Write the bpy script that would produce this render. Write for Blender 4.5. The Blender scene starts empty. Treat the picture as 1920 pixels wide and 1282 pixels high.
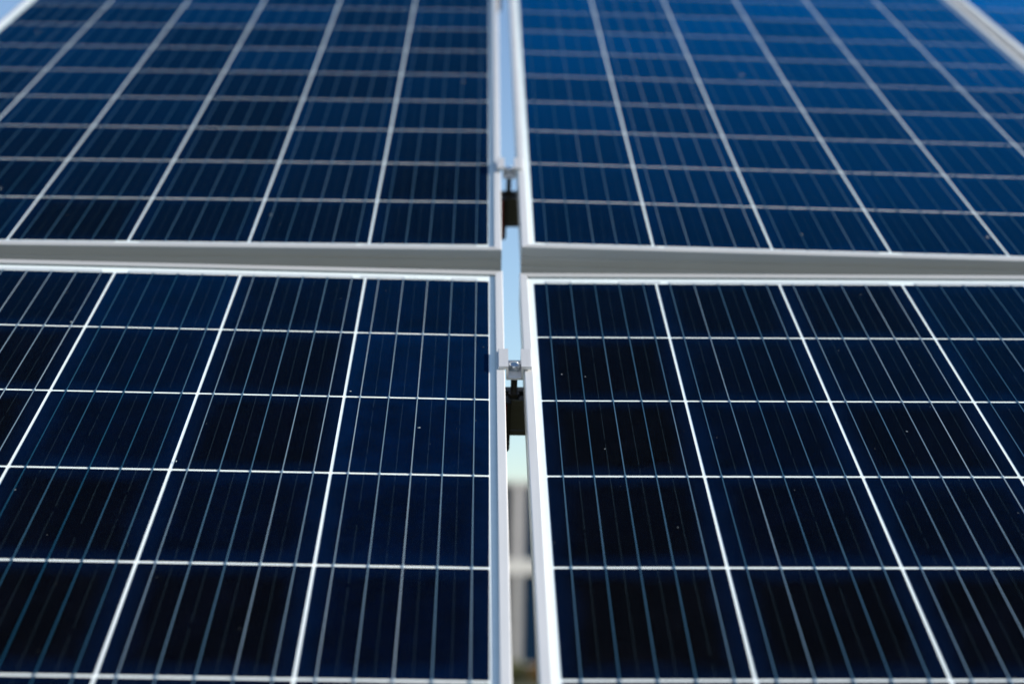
import bpy, bmesh, math, random
from mathutils import Matrix, Vector

sc = bpy.context.scene
C = sc.collection
rad = math.radians

# ------------------------------------------------------------------ camera, sky, sun, exposure
TILT = rad(35.0)                       # slope of the solar array
CAM_H = 3.05                           # lens above the ground
HZ = CAM_H + 0.36910                   # height of the array's reference corner
ARRAY = Matrix.Translation((0, 0, HZ)) @ Matrix.Rotation(TILT, 4, 'X')

cam_d = bpy.data.cameras.new('camera')
cam_d.sensor_width = 36.0
cam_d.lens = 2815.04 / 1920 * 36.0
cam_d.clip_start = 0.05
cam_d.clip_end = 5000
cam_d.dof.use_dof = True
cam_d.dof.focus_distance = 1.60
cam_d.dof.aperture_fstop = 2.8
cam_d.dof.aperture_blades = 9
cam = bpy.data.objects.new('camera', cam_d)
C.objects.link(cam)
cam.matrix_world = ARRAY @ Matrix(((0.9993619, -0.0223777, -0.0278403, -0.0219551),
                                   (-0.0150242, 0.4437736, -0.896013, -1.7707276),
                                   (0.0324055, 0.8958595, 0.4431542, 0.789285),
                                   (0, 0, 0, 1)))
sc.camera = cam

SUN_EL, SUN_AZ = rad(21.9), rad(97.5)
world = bpy.data.worlds.new('World')
sc.world = world
world.use_nodes = True
wn = world.node_tree
sky = wn.nodes.new('ShaderNodeTexSky')
sky.sky_type = 'NISHITA'
sky.sun_disc = False
sky.sun_elevation = SUN_EL
sky.sun_rotation = SUN_AZ
sky.air_density = 1.0
sky.dust_density = 0.6
sky.ozone_density = 2.2
wn.links.new(sky.outputs[0], wn.nodes['Background'].inputs[0])
wn.nodes['Background'].inputs[1].default_value = 0.112

sun_d = bpy.data.lights.new('sun', 'SUN')
sun_d.energy = 5.0
sun_d.angle = rad(0.5)
sun_d.color = (1.0, 0.93, 0.83)
sun = bpy.data.objects.new('sun', sun_d)
C.objects.link(sun)
sdir = Vector((math.sin(SUN_AZ) * math.cos(SUN_EL), math.cos(SUN_AZ) * math.cos(SUN_EL), math.sin(SUN_EL)))
sun.rotation_euler = sdir.to_track_quat('Z', 'Y').to_euler()
sun.location = (6, 3, 8)

sc.view_settings.view_transform = 'Standard'
sc.view_settings.look = 'None'
sc.view_settings.exposure = 0.85
sc.view_settings.gamma = 1
sc.cycles.max_bounces = 10
sc.cycles.transparent_max_bounces = 12


# ------------------------------------------------------------------ materials
class NT:
    def __init__(self, name):
        self.m = bpy.data.materials.new(name)
        self.m.use_nodes = True
        self.t = self.m.node_tree
        self.b = self.t.nodes['Principled BSDF']
        self.out = self.t.nodes['Material Output']

    def n(self, kind, **kw):
        o = self.t.nodes.new(kind)
        for k, v in kw.items():
            setattr(o, k, v)
        return o

    def l(self, a, b):
        self.t.links.new(a, b)

    def math(self, op, a, b=None, c=None):
        o = self.n('ShaderNodeMath', operation=op)
        for i, v in enumerate((a, b, c)):
            if v is None:
                continue
            if isinstance(v, (int, float)):
                o.inputs[i].default_value = v
            else:
                self.l(v, o.inputs[i])
        return o.outputs[0]

    def mix(self, f, a, b, mode='MIX'):
        o = self.n('ShaderNodeMix', data_type='RGBA', blend_type=mode)
        for i, v in ((0, f), (6, a), (7, b)):
            if isinstance(v, (int, float)):
                o.inputs[i].default_value = v
            elif isinstance(v, tuple):
                o.inputs[i].default_value = (*v, 1)
            else:
                self.l(v, o.inputs[i])
        return o.outputs[2]

    def noise(self, vec, scale, detail=3, rough=.55):
        o = self.n('ShaderNodeTexNoise')
        o.inputs['Scale'].default_value = scale
        o.inputs['Detail'].default_value = detail
        o.inputs['Roughness'].default_value = rough
        if vec is not None:
            self.l(vec, o.inputs['Vector'])
        return o.outputs['Fac']

    def ramp(self, f, stops):
        o = self.n('ShaderNodeValToRGB')
        e = o.color_ramp.elements
        while len(e) < len(stops):
            e.new(.5)
        for i, (p, c) in enumerate(stops):
            e[i].position = p
            e[i].color = (*c, 1)
        self.l(f, o.inputs[0])
        return o.outputs[0]

    def set(self, **kw):
        names = dict(color='Base Color', metal='Metallic', rough='Roughness', ior='IOR', spec='Specular IOR Level', coat='Coat Weight')
        for k, v in kw.items():
            s = self.b.inputs[names[k]]
            if isinstance(v, tuple):
                s.default_value = (*v, 1)
            elif isinstance(v, (int, float)):
                s.default_value = v
            else:
                self.l(v, s)

    def bump(self, h, strength, dist):
        o = self.n('ShaderNodeBump')
        o.inputs['Strength'].default_value = strength
        o.inputs['Distance'].default_value = dist
        self.l(h, o.inputs['Height'])
        self.l(o.outputs[0], self.b.inputs['Normal'])


def objco(m):
    return m.n('ShaderNodeTexCoord').outputs['Object']


def mapping(m, v, scale):
    o = m.n('ShaderNodeMapping')
    o.inputs['Scale'].default_value = scale
    m.l(v, o.inputs['Vector'])
    return o.outputs[0]


def aluminium(name, col, metal, rough, streak):
    m = NT(name)
    co = objco(m)
    s = m.noise(mapping(m, co, streak), 1.0, 3)
    b = m.noise(co, 9, 4)
    f = m.math('ADD', m.math('MULTIPLY', s, .6), m.math('MULTIPLY', b, .4))
    m.set(color=m.ramp(f, [(.3, tuple(c * .90 for c in col)), (.7, tuple(min(1, c * 1.05) for c in col))]), metal=metal,
          rough=m.math('MULTIPLY_ADD', s, .12, rough - .06))
    m.bump(s, .12, .0002)
    return m.m


M = {}
M['frame_x'] = aluminium('anodised_aluminium_shaded', (.44, .44, .43), .12, .42, (6, 900, 900))  # same finish as the side rails, shade of the front faces put into colour
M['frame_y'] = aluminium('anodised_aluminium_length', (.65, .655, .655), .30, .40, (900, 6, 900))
M['clamp'] = aluminium('extruded_aluminium', (.60, .60, .60), .35, .40, (900, 14, 900))
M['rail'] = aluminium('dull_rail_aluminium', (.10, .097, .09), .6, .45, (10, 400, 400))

# white backsheet behind the cells
m = NT('white_backsheet')
co = objco(m)
m.set(color=m.ramp(m.noise(co, 60, 2), [(.3, (.83, .83, .82)), (.7, (.87, .87, .86))]), rough=.55, spec=.2)
M['backsheet'] = m.m

# polycrystalline silicon: every cell has its own tone, bluer coating at its rim, fine silver fingers
m = NT('polycrystalline_silicon')
co = objco(m)
xyz = m.n('ShaderNodeSeparateXYZ')
m.l(co, xyz.inputs[0])
X, Y = xyz.outputs[0], xyz.outputs[1]
info = m.n('ShaderNodeObjectInfo')
rnd = info.outputs['Random']
ax, ay = m.math('ABSOLUTE', X), m.math('ABSOLUTE', Y)
edge = m.math('MAXIMUM', ax, ay)
nz = m.n('ShaderNodeVectorMath', operation='ADD')
m.l(co, nz.inputs[0])
m.l(info.outputs['Location'], nz.inputs[1])
big = m.noise(nz.outputs[0], 22, 3)
ef = m.n('ShaderNodeMapRange', interpolation_type='SMOOTHSTEP')
m.l(m.math('ADD', edge, m.math('MULTIPLY', m.math('SUBTRACT', big, .5), .022)), ef.inputs[0])
ef.inputs[1].default_value = .050
ef.inputs[2].default_value = .0790
grain = m.n('ShaderNodeTexVoronoi')
grain.inputs['Scale'].default_value = 95
grain.inputs['Randomness'].default_value = 1
m.l(mapping(m, nz.outputs[0], (1, 1.8, 1)), grain.inputs['Vector'])
csep = m.n('ShaderNodeSeparateColor')
m.l(info.outputs['Color'], csep.inputs[0])
tone = m.ramp(csep.outputs[0], [(0.0, (.0011, .0010, .0020)), (.25, (.0005, .0009, .0042)), (.5, (.0001, .0018, .0100)), (.8, (.0, .0038, .0210)), (1, (.0, .0060, .0310))])
grey = m.n('ShaderNodeRGBToBW')
m.l(grain.outputs['Color'], grey.inputs[0])
gv = m.math('MULTIPLY_ADD', grey.outputs[0], .45, .58)
gcol = m.n('ShaderNodeCombineColor')
for i in range(3):
    m.l(gv, gcol.inputs[i])
tone = m.mix(1.0, tone, gcol.outputs[0], 'MULTIPLY')
bl = m.ramp(big, [(.35, (.65, .65, .65)), (.7, (1.35, 1.35, 1.35))])
tone = m.mix(1.0, tone, bl, 'MULTIPLY')
tone = m.mix(m.math('MULTIPLY', ef.outputs[0], .34), tone, (.0000, .0085, .0400))
# fingers (thin lines across the cell) and the broken printed marks half way between the busbars
fing = m.math('LESS_THAN', m.math('FRACT', m.math('MULTIPLY', m.math('ADD', Y, 1.0), 560)), .04)
tone = m.mix(m.math('MULTIPLY', fing, .10), tone, (.30, .38, .46))
mid = m.math('LESS_THAN', m.math('ABSOLUTE', m.math('SUBTRACT', m.math('FRACT', m.math('DIVIDE', m.math('ADD', X, .0784), .03136)), 0.0)), .012)
inr = m.math('LESS_THAN', ax, .052)
dots = m.math('LESS_THAN', m.math('FRACT', m.math('MULTIPLY', m.math('ADD', Y, 1.0), 560)), .38)
dv = m.math('GREATER_THAN', m.noise(nz.outputs[0], 45, 2), .36)
mk = m.math('MULTIPLY', m.math('MULTIPLY', mid, inr), m.math('MULTIPLY', dots, dv))
tone = m.mix(m.math('MULTIPLY', mk, .16), tone, (.30, .48, .60))
m.set(color=tone, rough=.5, spec=0.0)
lw = m.n('ShaderNodeLayerWeight')
lw.inputs['Blend'].default_value = .5
coat = m.n('ShaderNodeBsdfGlossy')               # blue sheen of the nitride coating
coat.inputs['Color'].default_value = (.0, .28, .68, 1)
coat.inputs['Roughness'].default_value = .50
mx = m.n('ShaderNodeMixShader')
sheen = m.math('MULTIPLY_ADD', m.math('POWER', lw.outputs['Facing'], 9.0), 7.0, .0003)
m.l(m.math('MULTIPLY', sheen, m.math('MULTIPLY_ADD', csep.outputs[0], 1.25, .22)), mx.inputs[0])  # painted tone also weights the sheen, stronger on the upper right panels
m.l(m.b.outputs[0], mx.inputs[1])
m.l(coat.outputs[0], mx.inputs[2])
m.l(mx.outputs[0], m.out.inputs['Surface'])
M['cell'] = m.m

# soldered ribbon: tinned copper, with blue sky reflection and uneven sheen put into its colour
m = NT('tinned_ribbon')
co = objco(m)
info = m.n('ShaderNodeObjectInfo')
csep = m.n('ShaderNodeSeparateColor')
m.l(info.outputs['Color'], csep.inputs[0])
r = csep.outputs[0]
m.set(color=m.ramp(r, [(.15, (.015, .10, .17)), (.5, (.13, .24, .33)), (.85, (.46, .52, .57))]), metal=.6, rough=m.math('MULTIPLY_ADD', r, .2, .3))
M['ribbon'] = m.m
m = NT('cross_ribbon')
m.set(color=(.66, .64, .65), metal=.15, rough=.45)
M['cross'] = m.m
m = NT('solder')
m.set(color=(.62, .60, .55), metal=.6, rough=.35)
M['solder'] = m.m
m = NT('print_ink')
m.set(color=(.12, .13, .12), rough=.6)
M['ink'] = m.m
m = NT('label_paper')
m.set(color=(.88, .88, .86), rough=.5)
M['paper'] = m.m

# coated solar glass: low reflection seen steeply, strong at grazing angles
m = NT('coated_solar_glass')
lw = m.n('ShaderNodeLayerWeight')
lw.inputs['Blend'].default_value = .5
f = m.math('POWER', lw.outputs['Facing'], 5.0)
co = objco(m)
f = m.math('MULTIPLY_ADD', f, .08, .0008)
tr = m.n('ShaderNodeBsdfTransparent')
path = m.ramp(lw.outputs['Facing'], [(.35, (.97, .985, .98)), (.60, (.90, .94, .94)), (.78, (.66, .75, .80))])   # dimmer and bluer towards grazing view, for the longer way through the glass
m.l(path, tr.inputs[0])
gl = m.n('ShaderNodeBsdfGlossy')
gl.inputs['Roughness'].default_value = .07
gl.inputs['Color'].default_value = (.02, .50, .85, 1)
mx = m.n('ShaderNodeMixShader')
m.l(f, mx.inputs[0])
m.l(tr.outputs[0], mx.inputs[1])
m.l(gl.outputs[0], mx.inputs[2])
m.l(mx.outputs[0], m.out.inputs['Surface'])
M['glass'] = m.m

m = NT('dried_dust')
m.set(color=m.ramp(m.noise(objco(m), 300, 3), [(.3, (.10, .14, .17)), (.75, (.36, .38, .37))]), rough=.9)
M['dust'] = m.m
m = NT('zinc_plated_steel')
m.set(color=(.62, .65, .67), metal=1, rough=m.math('MULTIPLY_ADD', m.noise(objco(m), 350, 2), .25, .10))
M['steel'] = m.m
m = NT('dark_threaded_steel')
m.set(color=(.10, .09, .08), metal=.9, rough=.45)
M['dark_steel'] = m.m
m = NT('black_plastic')
m.set(color=(.012, .011, .011), rough=.45)
M['black'] = m.m
m = NT('red_cable_sheath')
m.set(color=(.30, .02, .015), rough=.5)
M['red'] = m.m


# ------------------------------------------------------------------ mesh helpers
def build(name, bm, mat, parent=None, smooth=False):
    me = bpy.data.meshes.new(name)
    bmesh.ops.recalc_face_normals(bm, faces=bm.faces)
    bm.to_mesh(me)
    bm.free()
    for mm in (mat if isinstance(mat, list) else [mat]):
        me.materials.append(mm)
    if smooth:
        for p in me.polygons:
            p.use_smooth = True
    o = bpy.data.objects.new(name, me)
    C.objects.link(o)
    o.parent = parent
    return o


def box(bm, x0, x1, y0, y1, z0, z1, mi=0):
    v = [bm.verts.new(p) for p in ((x0, y0, z0), (x1, y0, z0), (x1, y1, z0), (x0, y1, z0),
                                   (x0, y0, z1), (x1, y0, z1), (x1, y1, z1), (x0, y1, z1))]
    for f in ((0, 3, 2, 1), (4, 5, 6, 7), (0, 1, 5, 4), (1, 2, 6, 5), (2, 3, 7, 6), (3, 0, 4, 7)):
        bm.faces.new([v[i] for i in f]).material_index = mi


def ring_extrude(bm, a, b, cap=True):
    va = [bm.verts.new(p) for p in a]
    vb = [bm.verts.new(p) for p in b]
    n = len(va)
    for i in range(n):
        j = (i + 1) % n
        bm.faces.new((va[i], va[j], vb[j], vb[i]))
    if cap:
        bm.faces.new(va)
        bm.faces.new(vb[::-1])


def cyl(bm, x, y, z0, z1, r, n=16, r1=None):
    r1 = r if r1 is None else r1
    a = [(x + r * math.cos(2 * math.pi * i / n), y + r * math.sin(2 * math.pi * i / n), z0) for i in range(n)]
    b = [(x + r1 * math.cos(2 * math.pi * i / n), y + r1 * math.sin(2 * math.pi * i / n), z1) for i in range(n)]
    ring_extrude(bm, a, b)


def tag(o, label, cat, group=None):
    o['label'] = label
    o['category'] = cat
    if group:
        o['group'] = group
    return o


def empty(name, parent=None):
    o = bpy.data.objects.new(name, None)
    o.empty_display_size = .1
    C.objects.link(o)
    o.parent = parent
    return o


def copy_tree(o, parent=None):
    c = o.copy()
    C.objects.link(c)
    c.parent = parent
    for ch in list(o.children):
        copy_tree(ch, c)
    return c


# ------------------------------------------------------------------ one solar panel
CELL, GAP = .1568, .0033
PIT = CELL + GAP
NX, NY = 6, 10
BW, BH = NX * PIT - GAP, NY * PIT - GAP            # block of cells
MS, MT, MB = .0182, .0285, .0235                   # margins: sides, top, bottom (to the frame's outer face)
PW, PH = BW + 2 * MS, BH + MT + MB
ZT, ZG, ZB = .0027, .0012, -.0410                  # lip, glass, frame bottom


def frame_profile(lip):
    p = [(0, ZB)]
    for z in (-.033, -.024, -.012):                # shallow grooves along the outer wall
        p += [(0, z - .0012), (.0007, z - .0009), (.0007, z + .0009), (0, z + .0012)]
    for k in range(5):
        a = math.pi / 2 * k / 4
        p.append((.0012 - .0012 * math.cos(a), ZT - .0012 + .0012 * math.sin(a)))
    for k in range(4):
        a = math.pi / 2 * (1 - k / 3)
        p.append((lip - .0006 + .0006 * math.cos(a), ZT - .0006 + .0006 * math.sin(a)))
    p += [(lip, ZG), (.003, ZG), (.003, -.0012), (.0105, -.0012), (.0105, -.0030), (.0022, -.0030), (.0022, ZB + .002), (.024, ZB + .002), (.024, ZB)]
    return p


def frame_rail(side, lip):
    """side: 0 bottom, 1 right, 2 top, 3 left; mitred at both ends. Panel local: x centred, y from bottom outer edge."""
    bm = bmesh.new()
    A, B = [], []
    e = .00012
    for s, z in frame_profile(lip):
        if side in (0, 2):
            y = s if side == 0 else PH - s
            A.append((-PW / 2 + s + e, y, z)); B.append((PW / 2 - s - e, y, z))
        else:
            x = PW / 2 - s if side == 1 else -PW / 2 + s
            A.append((x, s + e, z)); B.append((x, PH - s - e, z))
    ring_extrude(bm, A, B)
    return bm


def make_panel():
    root = empty('solar_panel')
    for side, lip in ((0, .0105), (1, .0098), (2, .0118), (3, .0098)):
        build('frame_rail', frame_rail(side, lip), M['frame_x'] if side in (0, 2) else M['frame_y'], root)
    bm = bmesh.new()
    box(bm, -PW / 2 + .0045, PW / 2 - .0045, .0045, PH - .0045, -.0010, -.0004)
    build('backsheet', bm, M['backsheet'], root)
    # cells and their busbars
    bm = bmesh.new()
    h = CELL / 2
    box(bm, -h, h, -h, h, -.0004, -.0001)
    bev = [e for e in bm.edges if abs(e.verts[0].co.z - e.verts[1].co.z) > 1e-5]
    bmesh.ops.bevel(bm, geom=bev, offset=.0012, segments=1, affect='EDGES')
    cell = build('cell', bm, M['cell'], root)
    bm = bmesh.new()
    box(bm, -.00052, .00052, -PIT / 2, PIT / 2, -.00005, .0002)
    for sy in (-1, 1):                              # soldered lug at both rims of the cell
        cyl(bm, 0, sy * (h + .0002), .0002, .0006, .0013, 8, .0006)
    bus = build('busbar', bm, M['ribbon'], cell)
    firsts = []
    for b in range(5):
        o = bus if b == 0 else bus.copy()
        if b:
            C.objects.link(o)
            o.parent = cell
        o.location = ((b - 2) * CELL / 5, 0, 0)
    y0 = MB + h
    for j in range(NY):
        for i in range(NX):
            c = cell if (i == 0 and j == 0) else copy_tree(cell, root)
            c.location = (-BW / 2 + h + i * PIT, y0 + j * PIT, 0)
    # cross ribbons in the white margin above and below the cells
    segs = [(.0150, .1648), (.1752, .4615), (.4958, .7821), (.7925, .9423)]
    for yr0, yr1 in ((PH - MT + .0028, PH - MT + .0080), (MB - .0080, MB - .0028)):
        for a, b in segs:
            bm = bmesh.new()
            box(bm, -BW / 2 + a, -BW / 2 + b, yr0, yr1, -.0003, .0001)
            build('cross_ribbon', bm, M['cross'], root)
    # little print on a white sticker, one at each end of the top margin
    for s in (-1, 1):
        cx = s * (BW / 2 - .0785)
        bm = bmesh.new()
        yb, yt = PH - MT + .0018, PH - MT + .0090
        box(bm, cx - .0300, cx + .0300, yb, yt, .0002, .0004)
        st = build('sticker', bm, M['paper'], root)
        bm = bmesh.new()
        rng = random.Random(5)
        x = cx - .025
        y = (yb + yt) / 2
        while x < cx + .024:
            w = rng.choice((.0008, .0012, .0012, .0015))
            if rng.random() < .16:
                x += .002
                continue
            hh = .0011
            k = rng.random()
            box(bm, x, x + .0003, y - hh, y + hh, .0004, .00045)
            if k > .3:
                box(bm, x + .0003, x + w, y + hh - .0004, y + hh, .0004, .00045)
            if k < .75:
                box(bm, x + .0003, x + w, y - hh, y - hh + .0004, .0004, .00045)
            x += w + .0007
        build('print', bm, M['ink'], st)
    # glass over everything
    bm = bmesh.new()
    v = [bm.verts.new(p) for p in ((-PW / 2 + .0035, .0035, ZG - .0002), (PW / 2 - .0035, .0035, ZG - .0002),
                                   (PW / 2 - .0035, PH - .0035, ZG - .0002), (-PW / 2 + .0035, PH - .0035, ZG - .0002))]
    bm.faces.new(v)
    build('glass', bm, M['glass'], root)
    return root


def mat4(R, t):
    return Matrix(((*R[0], t[0]), (*R[1], t[1]), (*R[2], t[2]), (0, 0, 0, 1)))


K_LL = Matrix.Identity(4)
K_LR = mat4(((0.9997892, -0.0002153, -0.0205317), (0.0003268, 0.9999852, 0.0054284), (0.0205302, -0.005434, 0.9997745)), (0.058729, 0.000846, -0.0021429))
K_UL = mat4(((0.9998766, 0.0030311, -0.0154164), (-0.0030139, 0.9999948, 0.0011364), (0.0154198, -0.0010898, 0.9998805)), (-0.0012373, 0.0860856, 0.0151855))
K_UR = mat4(((0.9999913, 0.0034864, 0.0023018), (-0.0035001, 0.9999762, 0.0059432), (-0.002281, -0.0059512, 0.9999797)), (0.0615725, 0.0849327, 0.0205065))
K_FR = K_UR @ Matrix.Translation((BW + .0587, 0, -.001))

specs = [  # (corner frame, block to the left or right, block below or above, label)
    (K_LL, -1, -1, 'lower left solar panel, its right edge shaded in teal beside the clamp bolt'),
    (K_LR, 1, -1, 'lower right solar panel with near black cells, sunlit white margin beside the clamp bolt'),
    (K_UL, -1, 1, 'upper left solar panel with blue sky past its left corner'),
    (K_UR, 1, 1, 'upper middle solar panel, bluer and hazier, right of the sky gap'),
    (K_FR, 1, 1, 'bright blue solar panel at the top right corner behind a wide pale frame'),
]
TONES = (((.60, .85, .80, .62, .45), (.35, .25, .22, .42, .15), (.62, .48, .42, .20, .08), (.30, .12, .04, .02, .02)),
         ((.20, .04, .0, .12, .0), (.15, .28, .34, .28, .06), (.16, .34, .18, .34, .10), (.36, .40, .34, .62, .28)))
proto = make_panel()
panels = []
for i, (K, sx, sy, lab) in enumerate(specs):
    o = proto if i == 0 else copy_tree(proto)
    yb = -MB if sy > 0 else -BH - MB
    o.matrix_world = ARRAY @ K @ Matrix.Translation((sx * BW / 2, yb, 0))
    tag(o, lab, 'solar panel', 'solar panels of the tilted array')
    panels.append((o, sx, sy))
    # tone of each silicon cell (0 nearly black, 1 bright blue), column by column away from the middle gap; upper panels have their sky reflection painted in
    rng = random.Random(40 + i)
    cells = [c for c in o.children if c.name.split('.')[0] == 'cell']
    for c in cells:
        ci = round((c.location.x + BW / 2 - CELL / 2) / PIT)
        cj = round((c.location.y - MB - CELL / 2) / PIT)
        ci = ci if sx > 0 else NX - 1 - ci
        cj = cj if sy > 0 else NY - 1 - cj
        lo, hi = ((.0, .45), (.0, .4), (.05, .24), (.40, .62), (.65, .85))[i]  # upper panels: reflected sky painted into the tone, growing to the right
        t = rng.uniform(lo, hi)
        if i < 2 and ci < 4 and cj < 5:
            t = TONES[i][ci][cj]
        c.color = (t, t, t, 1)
        for k, bb in enumerate(sorted(c.children, key=lambda q: q.location.x)):
            u = .5 * random.Random(900 + i * 50 + ci * 7).random() + .3 * random.Random(300 + i * 90 + ci * 7 + k).random() + .2 * rng.random()
            u *= .62 if i == 2 else 1  # upper left ribbons: weaker reflection put into the colour
            bb.color = (u, u, u, 1)


# dried specks on each glass: low domes of irregular outline
def add_specks(idx, spots, seed, n):
    root, sx, sy = panels[idx]
    rng = random.Random(seed)
    bm = bmesh.new()
    pts = [(x - sx * BW / 2, y + (MB if sy > 0 else BH + MB), r) for x, y, r in spots]
    for _ in range(n):
        pts.append((rng.uniform(-BW / 2, BW / 2), rng.uniform(MB, PH - MT), rng.choice((.0003, .0004, .0004, .0005, .0006, .0008)) * rng.uniform(.7, 1.2)))
    for x, y, r in pts:
        k = 9
        st = rng.uniform(.5, 1.0)
        a0 = rng.uniform(0, 6.28)
        ring = []
        for q in range(k):
            a = 2 * math.pi * q / k
            rr = r * rng.uniform(.65, 1.15)
            u, v = rr * math.cos(a), rr * st * math.sin(a)
            ring.append(bm.verts.new((x + u * math.cos(a0) - v * math.sin(a0), y + u * math.sin(a0) + v * math.cos(a0), ZG - .0001)))
        top = bm.verts.new((x, y, ZG - .0001 + min(r * .35, .0006)))
        for q in range(k):
            bm.faces.new((ring[q], ring[(q + 1) % k], top))
    o = build('dust_speck', bm, M['dust'], root)
    o['kind'] = 'stuff'


add_specks(0, [(-.4979, -.1498, .0022), (-.5501, -.1686, .0008), (-.0738, -.3861, .0018), (-.3153, -.4645, .0018), (-.1528, -.3086, .0014)], 11, 95)
add_specks(1, [(.0614, -.426, .0008), (.0241, -.2573, .0013), (.3863, -.3872, .0011), (.354, -.1944, .0009)], 12, 95)
add_specks(2, [(-.0463, .7498, .0028), (-.3027, .0966, .0022), (-.8841, 1.0562, .003), (-.7021, .1866, .003)], 13, 90)
add_specks(3, [(.6282, .0624, .0032), (.404, .842, .0040), (.2693, 1.2734, .004), (.3681, .0529, .0026), (.8515, .8982, .0035)], 14, 90)
add_specks(4, [], 15, 40)


# ------------------------------------------------------------------ mid clamp with its bolt
def make_clamp():
    """origin: centre of the gap at the height of the panels' cell plane; x across the gap"""
    root = empty('mid_clamp')
    L = .0225
    t = .0040
    zw = ZT + .0002
    ho, hi = .0190, .0098                           # wing tip, web outer half width
    hb = .0074                                      # web inner half width
    zf = -.0105
    pr = []
    for s in (-1, 1):
        half = [(s * hb, zw + t)]
        half = []
        if s < 0:
            seq = [(-hb, zf + .0025), (-hb, zw + t), (-ho + .0006, zw + t), (-ho, zw + t - .0006), (-ho, zw + .0006)]
            x = -ho
            for k in range(7):                      # teeth under the wing
                x0 = -ho + k * .0012
                seq += [(x0 + .0003, zw + .0007), (x0 + .0006, zw), (x0 + .0009, zw)]
            seq += [(-hi, zw + .0007), (-hi, zf)]
            left = seq
    right = [(-x, z) for x, z in reversed(left)]
    pr = left + right
    bm = bmesh.new()
    ring_extrude(bm, [(x, -L, z) for x, z in pr], [(x, L, z) for x, z in pr])
    body = build('clamp_body', bm, M['clamp'], root)
    # hex head bolt: head, washer face, socketed top and threaded shank
    bm = bmesh.new()
    z0 = zf + .0025
    cyl(bm, 0, 0, z0, z0 + .0008, .0068, 24)
    bolt = build('bolt', bm, M['steel'], root)
    bm = bmesh.new()
    R = .0075
    def hexr(r, z, cut):
        out = []
        for i in range(24):
            a = 2 * math.pi * i / 24 + .35
            hexd = r * math.cos(math.pi / 6) / math.cos((a - .35) % (math.pi / 3) - math.pi / 6)
            d = min(hexd, cut)
            out.append((d * math.cos(a), d * math.sin(a), z))
        return out
    ringA = hexr(R, z0 + .0008, 1)
    ringB = hexr(R, z0 + .0052, 1)
    ringC = hexr(R, z0 + .0066, .0064)
    ringD = hexr(R, z0 + .0070, .0050)
    ringE = hexr(R, z0 + .0064, .0046)
    rows = [[bm.verts.new(p) for p in r_] for r_ in (ringA, ringB, ringC, ringD, ringE)]
    for a, b in zip(rows, rows[1:]):
        for i in range(24):
            j = (i + 1) % 24
            bm.faces.new((a[i], a[j], b[j], b[i]))
    bm.faces.new(rows[0][::-1])
    bm.faces.new(rows[-1])
    build('bolt_head', bm, M['steel'], bolt)
    bm = bmesh.new()
    z = zf - .0002
    n = 14
    prev = None
    turns = int((zf + .045) / .00125)
    for k in range(turns * 2 + 1):
        r_ = .0040 if k % 2 == 0 else .0034
        zz = z - k * .000625
        ring = [bm.verts.new((r_ * math.cos(2 * math.pi * i / n), r_ * math.sin(2 * math.pi * i / n), zz)) for i in range(n)]
        if prev:
            for i in range(n):
                j = (i + 1) % n
                bm.faces.new((prev[i], prev[j], ring[j], ring[i]))
        prev = ring
    build('bolt_shank', bm, M['dark_steel'], bolt)
    bm = bmesh.new()
    cyl(bm, 0, 0, -.0435, -.0395, .0068, 6)
    build('nut', bm, M['dark_steel'], root)
    return root


clamp = make_clamp()
clamp.matrix_world = ARRAY @ K_LL @ Matrix.Translation((.0298, -.2290, 0)) @ Matrix.Rotation(rad(-.6), 4, 'Y')
tag(clamp, 'sharp silver clamp with hex bolt bridging the two lower panels', 'clamp', 'mid clamps in the vertical gap')
c2 = copy_tree(clamp)
c2.matrix_world = ARRAY @ K_UL @ Matrix.Translation((.0318, .2990, .0030)) @ Matrix.Rotation(rad(.6), 4, 'Y')
tag(c2, 'out of focus silver clamp bridging the two upper panels', 'clamp', 'mid clamps in the vertical gap')


# ------------------------------------------------------------------ mounting rails under the panels
def make_rail(x0, x1):
    bm = bmesh.new()
    hw, ht = .0165, .047
    zt = 0.0
    pr = [(-hw, zt - .0004), (-hw + .0004, zt), (-.0055, zt), (-.0055, zt - .002), (-.0095, zt - .002), (-.0095, zt - .010), (.0095, zt - .010), (.0095, zt - .002), (.0055, zt - .002),
          (.0055, zt), (hw - .0004, zt), (hw, zt - .0004), (hw, zt - .009), (hw - .0012, zt - .010), (hw - .0012, zt - .040), (hw, zt - .041), (hw, zt - ht),
          (-hw, zt - ht), (-hw, zt - .041), (-hw + .0012, zt - .040), (-hw + .0012, zt - .010), (-hw, zt - .009)]
    ring_extrude(bm, [(x0, y, z) for y, z in pr], [(x1, y, z) for y, z in pr])
    return build('mounting_rail', bm, M['rail'])


rails = [
    (K_LL, -.2230, -.0435, -1.05, 1.12, 'dark mounting rail under the sharp lower clamp', .0230),
    (K_UL, .3030, -.0430, -1.05, 2.14, 'dark blurred mounting rail under the upper clamp', .0252),
]
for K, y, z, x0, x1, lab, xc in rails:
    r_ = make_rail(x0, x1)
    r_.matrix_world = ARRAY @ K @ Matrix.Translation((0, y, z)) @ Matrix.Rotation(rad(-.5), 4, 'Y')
    tag(r_, lab, 'rail', 'rails carrying the panels')


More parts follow.
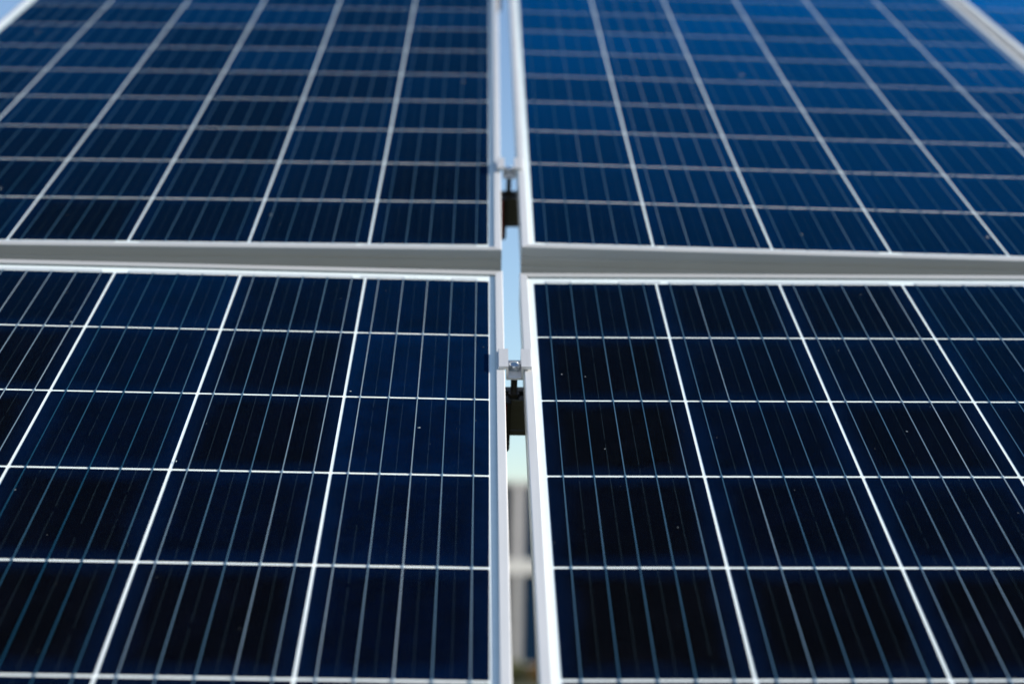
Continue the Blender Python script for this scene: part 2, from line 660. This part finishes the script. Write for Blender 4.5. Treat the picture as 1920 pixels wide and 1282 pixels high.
# cable clips that hang beside each rail, in the gap
def make_clip():
    root = empty('cable_clip')
    bm = bmesh.new()
    pts = [(-.0105, 0), (-.0105, -.062), (-.0085, -.0655), (-.0020, -.0655), (.0005, -.0625), (.0012, 0)]
    ring_extrude(bm, [(x, -.004, z) for x, z in pts], [(x, .004, z) for x, z in pts])
    bmesh.ops.bevel(bm, geom=bm.edges[:], offset=.0008, segments=2, affect='EDGES')
    build('clip_body', bm, M['black'], root)
    bm = bmesh.new()
    n = 10
    rings = []
    path = [(-.0030, -.0055, 0), (-.0030, -.0060, -.02), (-.0028, -.0062, -.045), (-.0030, -.0058, -.060), (-.0055, -.0055, -.0635), (-.0095, -.0055, -.064)]
    for x, y, z in path:
        rings.append([bm.verts.new((x + .0022 * math.cos(6.2832 * i / n), y + .0016 * math.sin(6.2832 * i / n), z)) for i in range(n)])
    for a, b in zip(rings, rings[1:]):
        for i in range(n):
            j = (i + 1) % n
            bm.faces.new((a[i], a[j], b[j], b[i]))
    bm.faces.new(rings[0]); bm.faces.new(rings[-1][::-1])
    build('red_cable', bm, M['red'], root, smooth=True).location = (-.0035, 0, 0)
    return root


clip = make_clip()
clip.matrix_world = ARRAY @ K_LL @ Matrix.Translation((.0262, -.2430, -.0435))
tag(clip, 'black clip with red cable hanging below the sharp lower rail', 'cable clip', 'cable clips hanging in the gap')
for K, x, y, z, lab in ((K_UL, .0275, .2830, -.0430, 'blurred black cable clip hanging below the upper rail'),
                        (K_UL, .0262, 1.5500, -.0040, 'tiny black clip at the very top end of the sky gap')):
    c_ = copy_tree(clip)
    c_.matrix_world = ARRAY @ K @ Matrix.Translation((x, y, z))
    tag(c_, lab, 'cable clip', 'cable clips hanging in the gap')


# ------------------------------------------------------------------ ground, building and planting seen through the gap
m = NT('meadow_ground')
co = objco(m)
m.set(color=m.ramp(m.noise(co, .8, 6), [(.3, (.022, .032, .008)), (.5, (.040, .042, .012)), (.75, (.075, .055, .02))]), rough=.95)
bm = bmesh.new()
v = [bm.verts.new(p) for p in ((-600, -600, 0), (600, -600, 0), (600, 900, 0), (-600, 900, 0))]
bm.faces.new(v)
g = build('ground', bm, m.m)
g['kind'] = 'structure'

m = NT('pale_render')
m.set(color=m.ramp(m.noise(objco(m), 3, 5), [(.3, (.23, .23, .23)), (.7, (.29, .29, .29))]), rough=.8)
M['wall'] = m.m
m = NT('upper_pale_render')
m.set(color=m.ramp(m.noise(objco(m), 3, 5), [(.3, (.31, .305, .31)), (.7, (.36, .355, .36))]), rough=.8)
M['wall_up'] = m.m
m = NT('white_band')
m.set(color=(.42, .42, .41), rough=.7)
M['band'] = m.m
m = NT('dark_window_glass')
m.set(color=(.004, .015, .035), rough=.12, spec=.1)
M['pane'] = m.m
m = NT('window_frame')
m.set(color=(.03, .07, .10), rough=.4)
M['wframe'] = m.m

b = empty('office_building')
YB = 46.2
b.location = (2, YB, 0)
b.rotation_euler = (0, 0, rad(15))
tag(b, 'pale grey two storey building blurred behind the lower part of the gap', 'building')
BX0, BX1 = -13.15, 13.95
bm = bmesh.new()
box(bm, BX0, BX1, .35, 9, 0, 5.80)
build('wall', bm, M['wall'], b)
bm = bmesh.new()
box(bm, BX0 - .1, BX1 + .1, .02, 9.1, 5.80, 5.93)
build('roof', bm, M['band'], b)
bm = bmesh.new()
box(bm, BX0, BX1, .03, .35, 2.99, 3.42)
build('floor_band', bm, M['band'], b)
bm = bmesh.new()
box(bm, BX0, BX1, .10, .35, 0, .18)
build('plinth', bm, M['band'], b)
pitch = 1.35
k0 = int((BX1 - BX0) // pitch)
meshes = {}
for k in range(k0 + 1):
    xc = -.36 + (k - 9) * pitch
    for st, (z0, z1) in enumerate(((.18, 2.99), (3.42, 5.80))):
        if ('pier', st) not in meshes:
            bm = bmesh.new()
            box(bm, -.15, .15, .05, .35, z0, z1)
            meshes['pier', st] = build('pier', bm, M['wall_up'] if st else M['wall'], b)
            bm = bmesh.new()
            box(bm, .17, pitch - .17, .22, .34, z0, z1)
            w = build('window', bm, M['wframe'], b)
            bm = bmesh.new()
            box(bm, .23, pitch - .23, .19, .22, z0 + .06, z1 - .06)
            build('pane', bm, M['pane'], w)
            meshes['win', st] = w
            o, w2 = meshes['pier', st], w
        else:
            o = meshes['pier', st].copy(); C.objects.link(o); o.parent = b
            w2 = copy_tree(meshes['win', st], b)
        o.location = (xc, 0, 0)
        w2.location = (xc, 0, 0)

# low autumn shrubs in front of the building
ml = [NT('olive_leaves'), NT('orange_leaves')]
ml[0].set(color=ml[0].ramp(ml[0].noise(objco(ml[0]), 4, 2), [(.3, (.035, .045, .006)), (.7, (.085, .085, .012))]), rough=.6)
ml[1].set(color=ml[1].ramp(ml[1].noise(objco(ml[1]), 4, 2), [(.3, (.17, .07, .005)), (.7, (.32, .16, .012))]), rough=.6)
bark = NT('bark')
bark.set(color=(.06, .045, .03), rough=.9)


def shrub(x, y, w, h, mi, seed):
    root = empty('shrub')
    rng = random.Random(seed)
    bm = bmesh.new()
    for s in range(5):
        a = rng.uniform(0, 6.28)
        p0 = Vector((rng.uniform(-.05, .05), rng.uniform(-.05, .05), 0))
        p1 = Vector((math.cos(a) * w * .3, math.sin(a) * w * .3, h * .7))
        ring_extrude(bm, [p0 + Vector((.018 * math.cos(q), .018 * math.sin(q), 0)) for q in (0, 1.57, 3.14, 4.71)],
                     [p1 + Vector((.006 * math.cos(q), .006 * math.sin(q), 0)) for q in (0, 1.57, 3.14, 4.71)])
    build('stem', bm, bark.m, root)
    bm = bmesh.new()
    for _ in range(1300):
        while True:
            q = Vector((rng.uniform(-1, 1), rng.uniform(-1, 1), rng.uniform(-1, 1)))
            if .3 < q.length < 1 and rng.random() < q.length:
                break
        c = Vector((q.x * w / 2, q.y * w / 2, h * .55 + q.z * h * .45)) + Vector((rng.uniform(-.06, .06), rng.uniform(-.06, .06), rng.uniform(-.05, .05)))
        n = Vector((rng.uniform(-1, 1), rng.uniform(-1, 1), rng.uniform(-.2, 1))).normalized()
        t = n.orthogonal().normalized() * rng.uniform(.03, .05)
        u = n.cross(t).normalized() * rng.uniform(.018, .03)
        bm.faces.new([bm.verts.new(c + d) for d in (t, u, -t, -u)])
    build('foliage', bm, ml[mi].m, root)
    root.location = (x, y, 0)
    return root


labs = ['olive green shrub low in the gap, left of the orange one',
        'orange autumn shrub at the very bottom of the gap']
s1 = shrub(1.36, 40.4, 1.0, .62, 0, 1)
tag(s1, labs[0], 'shrub', 'low shrubs before the building')
s2 = shrub(2.18, 40.3, .9, .58, 1, 2)
tag(s2, labs[1], 'shrub', 'low shrubs before the building')
